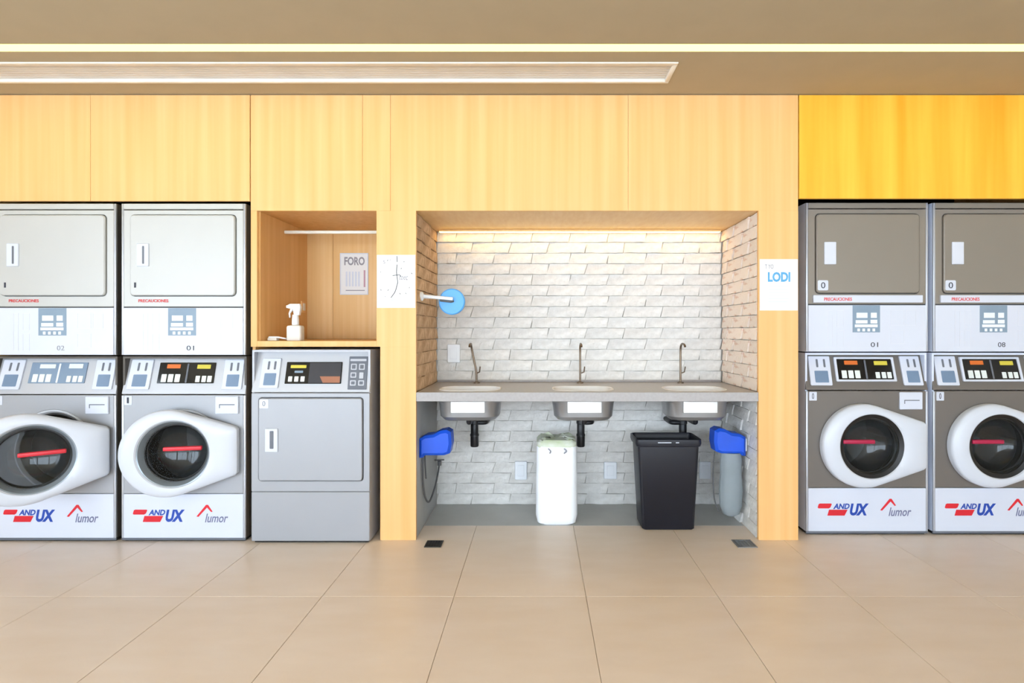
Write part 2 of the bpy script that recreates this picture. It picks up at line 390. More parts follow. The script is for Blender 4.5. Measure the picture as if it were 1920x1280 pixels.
for i, sx in enumerate(SX):
    s = thing('sink', sink_lab[i], 'sink', (sx, 0.2, CT-0.054), group='sinks in the stone counter')
    bm = bmesh.new(); rings = []
    for hx, hy, r, z in ((0.190, 0.1375, 0.094, 0.0545), (0.188, 0.1355, 0.093, 0.0575), (0.182, 0.1295, 0.089, 0.056), (0.181, 0.1285, 0.088, -0.02), (0.172, 0.12, 0.08, -0.10), (0.15, 0.10, 0.07, -0.122), (0.03, 0.03, 0.029, -0.128)):
        rings.append([bm.verts.new((p[0], p[1], z)) for p in rrect(-hx, hx, -hy, hy, r)])
    for a, b in zip(rings, rings[1:]):
        for k in range(len(a)): bm.faces.new((a[k], a[(k+1) % len(a)], b[(k+1) % len(b)], b[k]))
    link('bowl', bm_mesh(bm, 'bowl'), 'white_box', s)
    bm = bmesh.new(); rings = []
    for hx, hy, r, z in ((0.205, 0.1355, 0.06, -0.001), (0.19, 0.1345, 0.09, -0.02), (0.18, 0.126, 0.085, -0.106), (0.158, 0.106, 0.07, -0.128), (0.03, 0.03, 0.029, -0.133)):
        rings.append([bm.verts.new((p[0], p[1], z)) for p in rrect(-hx, hx, -hy, hy, r)])
    for a, b in zip(rings, rings[1:]):
        for k in range(len(a)): bm.faces.new((a[k], a[(k+1) % len(a)], b[(k+1) % len(b)], b[k]))
    bm.faces.new(rings[-1])
    link('outer_shell', bm_mesh(bm, 'outer_shell'), 'sink_steel', s)
    lathe('drain', [(0.0, -0.124), (0.026, -0.124), (0.03, -0.126), (0.03, -0.134), (0.0, -0.134)], 'drain_steel', s)
    box('bracket_box', -0.102, 0.102, -0.148, -0.137, -0.076, -0.008, 'white_box', s, bevel=0.003)
    t = thing('tap', tap_lab[i], 'tap', (sx-0.004 if i == 0 else sx+0.012, 0.56, CT), group='taps along the counter')
    lathe('base', [(0, 0), (0.022, 0), (0.022, 0.006), (0.012, 0.012), (0, 0.012)], 'bronze', t, n=24)
    bend = -0.035 if i == 0 else 0.0
    pts = spline([(0, 0, 0.01), (bend*0.15, 0, 0.09), (bend*0.6, 0, 0.17), (bend, -0.005, 0.245), (bend, -0.04, 0.272), (bend, -0.10, 0.268), (bend, -0.118, 0.256)])
    tube('spout', pts, 0.0072, 'bronze', t)
    tube('lever', [(bend*0.15+0.008, 0, 0.07), (bend*0.15+0.026, -0.004, 0.078), (bend*0.15+0.03, -0.012, 0.115)], 0.0045, 'bronze', t, n=8)
    side = (1, 1, -1)[i]
    tr = thing('bottle_trap', trap_lab[i], 'pipe', (sx-0.012*side if i != 1 else sx+0.012, 0.50, 0.445), group='black traps under the sinks')
    lathe('bottle', [(0, 0), (0.024, 0), (0.028, 0.006), (0.028, 0.07), (0.03, 0.072), (0.03, 0.085), (0.026, 0.09), (0.026, 0.155), (0.03, 0.158), (0.03, 0.178), (0.02, 0.186), (0, 0.186)], 'black_plastic', tr, n=28)
    tube('tailpiece', spline([(0, -0.30, 0.237), (0, -0.298, 0.222), (0, -0.27, 0.212), (0, -0.04, 0.208), (0, -0.006, 0.205), (0, 0, 0.18)], 5), 0.016, 'black_plastic', tr, n=14)
    tube('outlet', spline([(0.02*side, 0, 0.165), (0.06*side, 0.0, 0.165), (0.078*side, 0.03, 0.165), (0.08*side, 0.158, 0.165)]), 0.017, 'black_plastic', tr, n=14)
    lathe('highlight_nut', [(0.024, 0.0), (0.026, 0.003), (0.026, 0.02), (0.024, 0.023)], 'white_box', tr, n=6, center=(0, 0, 0.19))  # white colour stands in for the highlight on the black trap

# ------------------------------------------------------------------ machines
def printed(name, L, m, parent, y):     # flat print: thin rectangles (x0,x1,z0,z1)
    bm = bmesh.new()
    for x0, x1, z0, z1 in L: bm_box(bm, x0, x1, y, y+0.0008, z0, z1)
    return link(name, bm_mesh(bm, name), m, parent, smooth=False)
def cabinet(t, w, h, d, z0=0.0, m='side_grey'):
    """open fronted steel case: two sides, top, back, bottom as one shell"""
    e = 0.012
    return boxes('case', [(-w/2, -w/2+e, 0.012, d, z0, h), (w/2-e, w/2, 0.012, d, z0, h), (-w/2+e, w/2-e, 0.012, d, h-e, h), (-w/2+e, w/2-e, 0.012, d, z0, z0+e), (-w/2+e, w/2-e, d-e, d, z0+e, h-e)], m, t)
def coin_plate(parent, x0, x1, z0, z1, fr, slots=2, yoff=0.0):
    p = plate('coin_plate', [rrect(x0, x1, z0, z1, 0.006, 3)], -0.010+yoff, 0.002+yoff, 'machine_white', parent, bevel=0.002, frame=fr)
    w = x1-x0; h = z1-z0
    for k in range(slots):
        cx = x0+w*(0.38+0.34*k)
        plate('coin_slot', [rrect(cx-0.006, cx+0.006, z0+h*0.62, z0+h*0.90, 0.004, 3)], -0.0112+yoff, -0.0102+yoff, 'slot_grey', p, frame=fr)
    plate('coin_cup', [rrect(x0+w*0.22, x0+w*0.84, z0+h*0.10, z0+h*0.5, 0.004, 3)], -0.0116+yoff, -0.0102+yoff, 'coin_blue', p, frame=fr)
    return p
def display(parent, x0, x1, z0, z1, fr, kind, framed, yoff=0.0):
    dm = {'black': 'display_black', 'blue': 'display_blue', 'split': 'display_black'}[kind]
    d = plate('display', [rrect(x0, x1, z0, z1, 0.003, 2)], -0.006+yoff, 0.001+yoff, dm, parent, bevel=0.001, frame=fr)
    if framed:
        plate('display_frame', [rrect(x0-0.014, x1+0.014, z0-0.012, z1+0.012, 0.004, 2), rrect(x0, x1, z0, z1, 0.003, 2)], -0.012+yoff, 0.001+yoff, 'machine_white', d, bevel=0.002, frame=fr)
    w = x1-x0; h = z1-z0
    def b(u0, u1, v0, v1, m, name='button'):  # small raised rectangles: buttons and plain coloured patches
        plate(name, [rrect(x0+w*u0, x0+w*u1, z0+h*v0, z0+h*v1, 0.0025, 2)], -0.0085+yoff, -0.0062+yoff, m, d, frame=fr)
    if kind == 'split':
        b(0.06, 0.13, 0.1, 0.34, 'button_white'); b(0.17, 0.24, 0.1, 0.34, 'button_white'); b(0.28, 0.35, 0.1, 0.34, 'button_white')
        b(0.08, 0.36, 0.72, 0.86, 'patch_yellow', 'color_patch'); b(0.16, 0.31, 0.5, 0.60, 'label_slate', 'color_patch')
        b(0.42, 0.99, 0.03, 0.97, 'display_grey', 'screen'); 
        plate('color_patch', [[(x0+w*0.68, z0+h*0.05), (x0+w*0.98, z0+h*0.05), (x0+w*0.98, z0+h*0.34), (x0+w*0.62, z0+h*0.34)]], -0.0092+yoff, -0.0086+yoff, 'patch_brown', d, frame=fr)
    else:
        for u in (0.07, 0.19, 0.31): b(u, u+0.09, 0.06, 0.44, 'button_white')
        for u in (0.68, 0.79, 0.89): b(u, u+0.075, 0.06, 0.36, 'button_white')
        if kind == 'black':
            b(0.14, 0.38, 0.72, 0.92, 'patch_orange', 'color_patch'); b(0.68, 0.92, 0.70, 0.90, 'patch_yellow', 'color_patch')
            b(0.50, 0.53, 0.03, 0.95, 'slot_grey', 'divider')
        else:
            b(0.16, 0.44, 0.72, 0.92, 'button_white', 'color_patch'); b(0.68, 0.93, 0.72, 0.94, 'button_white', 'color_patch'); b(0.50, 0.53, 0.03, 0.95, 'print_white', 'divider')
def logos(t, x0, z0, y):
    """red bar and blue letters, then the red roof mark with thin grey letters"""
    x0 -= 0.010
    l = plate('logo', [[(x0, z0+0.045), (x0+0.006, z0+0.041), (x0+0.066, z0+0.041), (x0+0.076, z0+0.047), (x0+0.084, z0+0.066), (x0+0.080, z0+0.070), (x0+0.014, z0+0.070), (x0+0.006, z0+0.066)]], y, y+0.001, 'logo_red', t)
    plate('logo_bar', [[(x0+0.058, z0-0.002), (x0+0.160, z0-0.002), (x0+0.178, z0+0.033), (x0+0.068, z0+0.033)]], y, y+0.001, 'logo_red', l)
    text('logo_letters', 'AND', x0+0.092, y, z0+0.037, 0.033, 'logo_blue', l, width=0.098, shear=0.25, bold=0.035)
    text('logo_letters', 'UX', x0+0.192, y, z0-0.002, 0.072, 'logo_blue', l, width=0.112, shear=0.25, bold=0.05)
    x1 = x0+0.372
    r = plate('roof_logo', [[(x1, z0+0.03), (x1+0.012, z0+0.028), (x1+0.062, z0+0.082), (x1+0.086, z0+0.056), (x1+0.094, z0+0.058), (x1+0.068, z0+0.098), (x1+0.056, z0+0.098)]], y, y+0.001, 'logo_red', t)
    text('logo_letters', 'lumor', x1+0.05, y, z0-0.005, 0.052, 'logo_grey', r, width=0.135, shear=0.3, bold=0.01)
DCX, DCZ, RO, RG, HX = -0.038, 0.537, 0.247, 0.188, 0.327
def door_outline(n=120):
    """teardrop: circle at the left, straight tangents to a short vertical edge at the hinge side; sampled by angle about the glass centre"""
    top = (HX, DCZ+0.137); bot = (HX, DCZ-0.137)
    def tang(px, pz, s):
        dx, dz = px-DCX, pz-DCZ; d = math.hypot(dx, dz); a = math.atan2(dz, dx)+s*math.acos(RO/d)
        return a
    a0 = tang(*top, 1); a1 = tang(*bot, -1)+2*PI
    P = [(DCX+RO*math.cos(a0+(a1-a0)*k/60), DCZ+RO*math.sin(a0+(a1-a0)*k/60)) for k in range(61)]+[bot, (HX+0.004, DCZ-0.12), (HX+0.004, DCZ+0.12), top]
    out = []
    for k in range(n):
        a = 2*PI*k/n; d = (math.cos(a), math.sin(a)); best = 0
        for p, q in zip(P, P[1:]+P[:1]):
            ex, ez = q[0]-p[0], q[1]-p[1]; den = d[0]*ez-d[1]*ex
            if abs(den) < 1e-12: continue
            t = ((p[0])*ez-(p[1]-DCZ)*ex)/den; u = ((p[0])*d[1]-(p[1]-DCZ)*d[0])/den
            if t > 0 and -1e-6 <= u <= 1+1e-6: best = max(best, t)
        out.append((best*d[0], best*d[1]))
    return out
def make_door(t, angle, handle):
    n = 120; O = door_outline(n); I = [(RG*math.cos(2*PI*k/n), RG*math.sin(2*PI*k/n)) for k in range(n)]
    prof = [(0.0, 0.0), (0.0, -0.026), (0.03, -0.036), (0.10, -0.043), (0.35, -0.052), (0.7, -0.056), (0.92, -0.054), (1.0, -0.048), (1.0, 0.0)]
    bm = bmesh.new(); rows = []
    for s, y in prof: rows.append([bm.verts.new((O[k][0]*(1-s)+I[k][0]*s-HX, y, O[k][1]*(1-s)+I[k][1]*s)) for k in range(n)])
    for a, b in zip(rows, rows[1:]+rows[:1]):
        for k in range(n): bm.faces.new((a[k], a[(k+1) % n], b[(k+1) % n], b[k]))
    d = link('door', bm_mesh(bm, 'door'), 'door_white', t, angle=30); d.location = (HX, -0.004, DCZ); d.rotation_euler = (0, 0, math.radians(angle))
    C = (-HX, 0, 0)
    dark = handle != 'red_handle'; gy = -0.024 if dark else 0.0     # closed dim grey machines: glass nearly flush, black surround
    lathe('inner_rim', [(RG+0.001, -0.047), (RG-0.006, -0.044), (RG-0.022, -0.012+gy), (RG-0.024, 0.004+gy), (RG+0.001, 0.004)], 'rubber' if dark else 'door_inner', d, 'y', 80, C)
    C = (-HX, gy, 0)
    lathe('glass_bowl', [(RG-0.023, -0.008), (RG-0.028, 0.012), (RG-0.04, 0.045), (RG-0.062, 0.075), (0.09, 0.095), (0.0, 0.105), (0.0, 0.099), (0.088, 0.089), (RG-0.067, 0.07), (RG-0.046, 0.042), (RG-0.033, 0.012), (RG-0.028, -0.008), (RG-0.023, -0.008)], 'bowl_glass', d, 'y', 64, C)
    lathe('seal', [(RG-0.022, 0.004), (RG-0.014, 0.016), (RG-0.03, 0.022), (RG-0.034, 0.008), (RG-0.022, 0.004)], 'rubber', d, 'y', 64, C)
    hx0, hx1 = (-0.06, 0.14) if handle == 'red_handle' else (-0.165, 0.02)
    bm = bmesh.new(); bm_box(bm, -HX+hx0, -HX+hx1, -0.034+gy*0.5, -0.012+gy*0.5, -0.006+0.02, 0.018+0.02, 0.006, 3)
    link('handle', bm_mesh(bm, 'handle'), handle, d)
    return d
def make_washer(pal, angle, label, loc, scale, kind, framed):
    body, handle = ('washer_grey', 'red_handle') if pal == 'light' else ('washer_dim', 'magenta_handle')
    t = thing('washing_machine', label, 'washing machine', loc, group='front loading washing machines', scale=scale)
    w, h, d = 0.725, 1.085, 0.70
    cabinet(t, w, h-0.002, d, 0.02, 'side_shaded' if pal == 'light' else 'side_lit'); f = w/2
    box('plinth', -f+0.01, f-0.01, 0.015, d-0.02, 0.0, 0.019, 'rubber', t)
    box('kick_strip', -f, f, 0.002, 0.012, 0.008, 0.022, 'slot_grey', t)
    for s in (-1, 1):
        box('edge_post', s*f-0.006-0.006*s, s*f+0.006-0.006*s, 0.0, 0.0118, 0.0225, 0.855, 'edge_silver', t)
    e = f-0.0125
    plate('lower_panel', [rrect(-e, e, 0.0225, 0.279, 0.003, 2)], -0.001, 0.011, 'machine_white', t, bevel=0.002)
    plate('front_panel', [rrect(-e, e, 0.282, 0.857, 0.003, 2), circ(0, DCZ, 0.236, 72)], 0.0, 0.011, body, t, bevel=0.002)
    # tub behind the opening
    lathe('opening_ring', [(0.2365, 0.004), (0.234, -0.003), (0.226, -0.003), (0.216, 0.006), (0.214, 0.014)], 'door_white', t, 'y', 72, (0, 0, DCZ))
    lathe('gasket', [(0.2145, 0.012), (0.206, 0.01), (0.196, 0.03), (0.186, 0.04), (0.184, 0.055), (0.2, 0.06)], 'rubber', t, 'y', 72, (0, 0, DCZ))
    dr = lathe('drum', [(0.188, 0.062), (0.25, 0.066), (0.25, 0.42), (0.2, 0.44), (0.0, 0.44)], 'drum_steel', t, 'y', 56, (0, 0, DCZ))
    for k in range(3):
        a = PI/2+0.5+2*PI*k/3; r = 0.222
        o = box('lifter', -0.02, 0.02, 0.09, 0.40, -0.028, 0.027, 'drum_steel', dr, bevel=0.012, seg=3); o.location = (r*math.cos(a), 0, DCZ+r*math.sin(a)); o.rotation_euler = (0, -a+PI/2, 0)
    make_door(t, angle, handle)
    dw = plate('soap_drawer', [rrect(0.19, 0.325, 0.748, 0.85, 0.004, 3)], -0.010, 0.0, 'machine_white', t, bevel=0.003)
    boxes('grip', [(0.215, 0.305, -0.0115, -0.0102, 0.80, 0.805), (0.215, 0.219, -0.0115, -0.0102, 0.782, 0.80)], 'slot_grey', dw)
    st = plate('number_sticker', [rrect(-0.345, -0.300, 0.800, 0.852, 0.003, 2)], -0.002, 0.0, 'machine_white', t)
    text('number', '1' if pal == 'light' else '0', -0.329, -0.003, 0.81, 0.034, 'ink_dark', st, width=0.012)
    # sloping console
    zc0, zc1, back = 0.866, 1.074, 0.055
    def fr(x, y, z):
        u = (z-zc0)/(zc1-zc0); return (x*(1-0.012*u), y+back*u, z)
    bm = bmesh.new(); vs = []
    for x in (-f, f):
        for y, z in ((0.0, zc0-0.004), (0.0, zc0+0.004), (back, zc1), (back+0.012, h-0.004), (0.25, h-0.004), (0.25, zc0-0.004)):
            vs.append(bm.verts.new((x*(1-0.012*(z > 1)), y, z)))
    bm.faces.new(vs[:6]); bm.faces.new(vs[6:])
    for k in range(6): bm.faces.new((vs[k], vs[(k+1) % 6], vs[6+(k+1) % 6], vs[6+k]))
    c = link('console', bm_mesh(bm, 'console'), 'console_silver' if pal == 'light' else body, t, smooth=False)
    bv = c.modifiers.new('soft', 'BEVEL'); bv.width = 0.004; bv.segments = 2
    coin_plate(c, -0.335, -0.205, 0.89, 1.062, fr); coin_plate(c, 0.222, 0.338, 0.89, 1.062, fr)
    display(c, -0.165, 0.168, 0.925, 1.045, fr, kind, framed)
    logos(t, -0.285, 0.118, -0.002)
    return t
def make_dryer(pal, label, loc, scale, num):
    body = 'dryer_light' if pal == 'light' else 'dryer_dim'
    t = thing('tumble_dryer', label, 'tumble dryer', loc, group='dryers stacked on washing machines', scale=scale)
    w, h, d = 0.725, 0.892, 0.70; f = w/2
    cabinet(t, w, h-0.001, d, 0.004, 'side_shaded' if pal == 'light' else 'side_lit')
    for s in (-1, 1):
        box('edge_post', s*f-0.006-0.006*s, s*f+0.006-0.006*s, 0.0, 0.0118, 0.006, h-0.002, 'edge_silver', t)
    e = f-0.0125
    lp = plate('lower_panel', [rrect(-e, e, 0.006, 0.281, 0.003, 2)], -0.002, 0.011, 'machine_white', t, bevel=0.002)
    seam = 0.006
    door = rrect(-0.306, 0.306, 0.352, 0.822, 0.022, 6)
    plate('front_panel', [rrect(-e, e, 0.288, 0.852, 0.003, 2), inset(door, -0.004)], 0.0, 0.011, body, t, bevel=0.002)
    plate('top_rail', [rrect(-e, e, 0.857, h-0.002, 0.003, 2)], -0.003, 0.011, body, t, bevel=0.003)
    box('seam_strip', -e, e, 0.006, 0.0118, 0.2815, 0.2875, 'seam_dark', t, bevel=0)
    box('door_recess', -0.315, 0.315, 0.0115, 0.016, 0.345, 0.83, 'seam_dark', t, bevel=0)
    dd = plate('door', [door], -0.012, 0.010, body, t, bevel=0.005)
    pl = plate('handle_plate', [rrect(-0.262, -0.192, 0.522, 0.655, 0.004, 3)], -0.018, -0.0122, 'machine_white', dd, bevel=0.0025)
    if pal == 'light': plate('slot', [rrect(-0.228, -0.217, 0.536, 0.640, 0.004, 3)], -0.0192, -0.0182, 'slot_grey', dd)
    else: plate('slot', [rrect(-0.2, -0.197, 0.536, 0.640, 0.001, 2)], -0.0192, -0.0182, 'print_faint', dd)
    if pal == 'light':
        text('number', '1', -0.279, -0.013, 0.398, 0.030, 'ink_dark', dd, width=0.011)
        text('warning_print', 'PRECAUCIONES', -0.262, -0.002, 0.313, 0.018, 'red_print', t, width=0.175, bold=0.02)
    else:
        st = plate('number_sticker', [rrect(-0.30, -0.238, 0.368, 0.428, 0.008, 3)], -0.0135, -0.0122, 'machine_white', dd)
        text('number', '0', -0.282, -0.0148, 0.380, 0.036, 'ink_dark', dd, width=0.026)
        ws = plate('warning_strip', [rrect(-0.325, 0.325, 0.296, 0.340, 0.003, 2)], -0.012, -0.0005, 'machine_white', t, bevel=0.002)
        text('warning_print', 'PRECAUCIONES', -0.262, -0.0128, 0.306, 0.020, 'red_print', ws, width=0.165, bold=0.02)
    lb = plate('label', [rrect(-0.0875, 0.075, 0.119, 0.279, 0.001, 1)], -0.0035, -0.0021, 'label_slate', lp)
    printed('label_print', [(-0.065, 0.0, 0.205, 0.236), (0.02, 0.055, 0.205, 0.236), (-0.07, 0.0, 0.172, 0.192), (0.018, 0.058, 0.172, 0.194), (-0.075, 0.06, 0.150, 0.166), (-0.06, -0.045, 0.125, 0.142), (-0.03, -0.015, 0.125, 0.142), (0.0, 0.015, 0.125, 0.142), (0.03, 0.045, 0.125, 0.142)], 'print_white', lp, -0.0045)
    text('number', num, 0.02, -0.003, 0.032, 0.028, 'ink_grey' if num == '02' else 'ink_dark', lp, width=0.044)
    for x0, x1, z0, z1 in ((-0.235, -0.205, 0.03, 0.25), (-0.18, -0.14, 0.15, 0.25), (-0.18, -0.14, 0.03, 0.13), (0.14, 0.22, 0.16, 0.25), (0.23, 0.29, 0.16, 0.25), (0.14, 0.22, 0.05, 0.13)):
        e2 = 0.0022; plate('instruction_print', [rrect(x0, x1, z0, z1, 0.002, 1), rrect(x0+e2, x1-e2, z0+e2, z1-e2, 0.001, 1)], -0.003, -0.0021, 'print_faint', lp)
    return t
S1 = 1.0; ZD = 1.0865
LXc = (-2.836, -2.078)
yl = -0.024
make_washer('light', 38, 'front loader at far left with its round door swung wide open', (LXc[0], yl, 0), 1, 'blue', False)
make_washer('light', 11, 'front loader beside the single dryer, white round door just ajar', (LXc[1], yl, 0), 1, 'black', False)
make_dryer('light', 'light grey dryer stacked on the far left front loader, partly cut by the frame', (LXc[0], yl, ZD), 1, '02')
make_dryer('light', 'light grey dryer stacked beside the wooden cubby with the spray bottle', (LXc[1], yl, ZD), 1, '01')
RXc = (1.984, 2.752); yr = 0.08; rs = 1.015
make_washer('dark', 0, 'dim grey front loader with closed white door, next to the right wooden pillar', (RXc[0], yr, 0), rs, 'black', True)
make_washer('dark', 0, 'dim grey front loader with closed white door at the far right edge', (RXc[1], yr, 0), rs, 'black', True)
make_dryer('dark', 'dim grey dryer stacked next to the right wooden pillar', (RXc[0], yr, ZD*rs), rs, '01')
make_dryer('dark', 'dim grey dryer stacked at the far right edge', (RXc[1], yr, ZD*rs), rs, '08')
# single dryer under the cubby
def single_dryer():
    t = thing('tumble_dryer', 'single low grey dryer standing under the wooden cubby', 'tumble dryer', (-1.325, -0.048, 0))
    w, h, d = 0.688, 1.124, 0.70; f = w/2
    cabinet(t, w, h-0.002, d, 0.012, 'side_grey')
    box('plinth', -f+0.012, f-0.012, 0.016, d-0.02, 0, 0.0115, 'rubber', t)
    plate('lower_panel', [rrect(-f, f, 0.012, 0.298, 0.006, 3)], 0.0, 0.0118, 'washer_grey', t, bevel=0.004)
    door = rrect(-0.297, 0.303, 0.365, 0.842, 0.016, 5)
    plate('front_panel', [rrect(-f, f, 0.300, 0.872, 0.005, 3), inset(door, -0.004)], 0.0, 0.0118, 'washer_grey', t, bevel=0.003)
    box('door_recess', -0.306, 0.312, 0.012, 0.016, 0.358, 0.85, 'seam_dark', t, bevel=0)
    dd = plate('door', [door], -0.010, 0.010, 'washer_grey', t, bevel=0.004)
    plate('handle_plate', [rrect(-0.257, -0.183, 0.532, 0.668, 0.004, 3)], -0.017, -0.0102, 'machine_white', dd, bevel=0.0025)
    plate('slot', [rrect(-0.228, -0.206, 0.552, 0.655, 0.004, 3)], -0.0182, -0.0172, 'slot_grey', dd)
    st = plate('number_sticker', [rrect(-0.29, -0.24, 0.785, 0.835, 0.003, 2)], -0.0112, -0.0102, 'edge_silver', dd)
    text('number', '0', -0.273, -0.012, 0.797, 0.03, 'slot_grey', dd, width=0.017)
    zc0, zc1, back = 0.878, 1.10, 0.055
    def fr(x, y, z):
        u = (z-zc0)/(zc1-zc0); return (x*(1-0.02*u), y+back*u, z)
    bm = bmesh.new(); vs = []
    for x in (-f, f):
        for y, z in ((0.0, zc0-0.003), (0.0, zc0+0.004), (back, zc1), (back+0.004, h), (0.3, h), (0.3, zc0-0.003)): vs.append(bm.verts.new((x*(1-0.02*(z > 1)), y, z)))
    bm.faces.new(vs[:6]); bm.faces.new(vs[6:])
    for k in range(6): bm.faces.new((vs[k], vs[(k+1) % 6], vs[6+(k+1) % 6], vs[6+k]))
    c = link('console', bm_mesh(bm, 'console'), 'console_silver', t, smooth=False); bv = c.modifiers.new('soft', 'BEVEL'); bv.width = 0.005; bv.segments = 2
    coin_plate(c, -0.30, -0.19, 0.90, 1.072, fr)
    display(c, -0.155, 0.175, 0.925, 1.05, fr, 'split', False)
    ip = plate('instruction_panel', [rrect(0.215, 0.325, 0.892, 1.082, 0.003, 2)], -0.005, 0.001, 'slot_grey', c, bevel=0.001, frame=fr)
    for k, (x0, x1, z0, z1) in enumerate(((0.222, 0.318, 1.055, 1.068), (0.228, 0.262, 1.005, 1.04), (0.276, 0.31, 1.005, 1.04), (0.228, 0.262, 0.96, 0.99), (0.28, 0.304, 0.955, 0.99), (0.228, 0.262, 0.915, 0.945), (0.276, 0.31, 0.915, 0.945))):
        plate('pictogram', [rrect(x0, x1, z0, z1, 0.003, 2)]+([rrect(x0+0.006, x1-0.006, z0+0.006, z1-0.006, 0.002, 2)] if k not in (0, 4) else []), -0.0062, -0.0052, 'edge_silver', ip, frame=fr)
single_dryer()

# ------------------------------------------------------------------ wooden cubby and what is in it
cb = thing('wall_cubby', 'open wooden cubby with a hanging rail above the single dryer', 'cabinet', (-1.308, 0, 1.139))
CX = -1.308
box('side_panel', -1.697-CX, -1.660-CX, 0.0, ND+0.02, 0.0, NZ-1.1395, 'wood', cb, bevel=0.0008)
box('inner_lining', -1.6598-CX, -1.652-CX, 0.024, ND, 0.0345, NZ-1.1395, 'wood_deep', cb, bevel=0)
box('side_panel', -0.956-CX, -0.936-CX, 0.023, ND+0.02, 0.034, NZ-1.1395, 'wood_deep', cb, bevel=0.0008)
box('bottom_shelf', -1.659-CX, -0.9565-CX, 0.0, ND+0.02, 0.0, 0.034, 'wood', cb, bevel=0.001)
box('shelf_end', -0.956-CX, -0.9345-CX, 0.0225, ND+0.02, 0.0, 0.0335, 'wood', cb, bevel=0.0008)
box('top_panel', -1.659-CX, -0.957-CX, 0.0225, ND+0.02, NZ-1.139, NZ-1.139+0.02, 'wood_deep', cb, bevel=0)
for x0, x1 in ((-1.659, -1.47), (-1.468, -0.957)): box('back_panel', x0-CX, x1-CX, ND, ND+0.02, 0.035, NZ-1.1395, 'wood_honey', cb, bevel=0.001)
tube('hanging_rail', [(-1.650-CX, 0.33, 0.735), (-0.957-CX, 0.33, 0.735)], 0.0105, 'grille_white', cb, n=16)
so = thing('wall_socket', 'small beige socket on the inner side of the cubby behind the bottle', 'socket', (-1.6515, 0.60, 1.40))
box('plate', 0, 0.008, -0.035, 0.035, -0.04, 0.04, 'wood', so, bevel=0.003); box('rocker', 0.0085, 0.012, -0.02, 0.02, -0.025, 0.025, 'grille_white', so)
sb = thing('spray_bottle', 'white trigger spray bottle standing on the cubby shelf', 'bottle', (-1.487, 0.12, 1.1735))
bm = bmesh.new(); rings = []
for hx, hy, r, z in ((0.042, 0.028, 0.010, 0.0), (0.045, 0.030, 0.012, 0.004), (0.045, 0.030, 0.012, 0.080), (0.041, 0.027, 0.012, 0.090), (0.020, 0.018, 0.0155, 0.094), (0.014, 0.014, 0.0135, 0.104)):
    rings.append([bm.verts.new((p[0], p[1], z)) for p in rrect(-hx, hx, -hy, hy, r)])
for a, b in zip(rings, rings[1:]):
    for k in range(len(a)): bm.faces.new((a[k], a[(k+1) % len(a)], b[(k+1) % len(b)], b[k]))
bm.faces.new(rings[0]); bm.faces.new(rings[-1])
link('bottle', bm_mesh(bm, 'bottle'), 'grille_grey', sb)
lathe('collar', [(0.0, 0.098), (0.021, 0.098), (0.020, 0.130), (0.017, 0.158), (0.0, 0.158)], 'white_plastic', sb, n=24)
plate('pump_head', [[(-0.045, 0.198), (-0.045, 0.216), (-0.03, 0.224), (0.028, 0.224), (0.034, 0.205), (0.026, 0.155), (-0.006, 0.155), (-0.012, 0.19)]], -0.012, 0.012, 'white_plastic', sb, bevel=0.003)
box('nozzle', -0.054, -0.0455, -0.008, 0.008, 0.199, 0.215, 'white_plastic', sb)
plate('trigger', [[(-0.016, 0.192), (-0.030, 0.192), (-0.040, 0.165), (-0.036, 0.140), (-0.031, 0.142), (-0.032, 0.165), (-0.02, 0.18)]], -0.006, 0.006, 'white_plastic', sb, bevel=0.001)
br = thing('hand_brush', 'small white brush lying on the cubby shelf left of the spray bottle', 'brush', (-1.605, 0.10, 1.1735))
box('bristle_block', -0.035, 0.02, -0.02, 0.02, 0.0, 0.016, 'grille_white', br, bevel=0.003)
plate('handle', [[(-0.036, 0.0165), (-0.03, 0.026), (0.02, 0.026), (0.07, 0.016), (0.072, 0.008), (0.022, 0.0165)]], -0.012, 0.012, 'white_plastic', br, bevel=0.002)

# ------------------------------------------------------------------ paper notices
def notice(label, x0, x1, z0, z1, y):
    t = thing('paper_notice', label, 'notice', ((x0+x1)/2, y, z0))
    w, h = x1-x0, z1-z0
    box('sheet', -w/2, w/2, -0.002, 0, 0, h, 'paper', t, bevel=0.0004, seg=1)
    return t, w, h
t, w, h = notice('small printed notice on the back of the wooden cubby', -1.417, -1.215, 1.49, 1.787, ND-0.001)
text('heading', 'FORO', -0.07, -0.003, 0.21, 0.06, 'ink_grey', t, width=0.145, bold=0.03)
printed('columns', [(-0.06+0.022*k, -0.048+0.022*k, 0.06, 0.165) for k in range(5)], 'ink_pale', t, -0.003)
printed('red_column', [(0.068, 0.080, 0.055, 0.175)], 'ink_mauve', t, -0.003); printed('footer', [(-0.06, 0.075, 0.028, 0.034)], 'ink_grey', t, -0.003)
boxes('frame', [(-w/2, w/2, -0.005, -0.0025, 0, 0.006), (-w/2, w/2, -0.005, -0.0025, h-0.006, h), (-w/2, -w/2+0.006, -0.005, -0.0025, 0.006, h-0.006), (w/2-0.006, w/2, -0.005, -0.0025, 0.006, h-0.006)], 'ink_pale', t)
t, w, h = notice('white paper with thin handwritten scrawl on the left wooden pillar', -0.953, -0.7265, 1.368, 1.68, -0.001)
rng = random.Random(5)
bm = bmesh.new()
for pts in ([(0.005, 0.305), (0.007, 0.27)], [(0.006, 0.255), (0.003, 0.21), (0.010, 0.15), (0.0, 0.11), (-0.008, 0.09), (-0.03, 0.06)], [(-0.02, 0.19), (0.02, 0.195), (0.03, 0.185)]):
    tube_bm(bm, [(p[0], -0.0025, p[1]) for p in pts], 0.0019, 5)
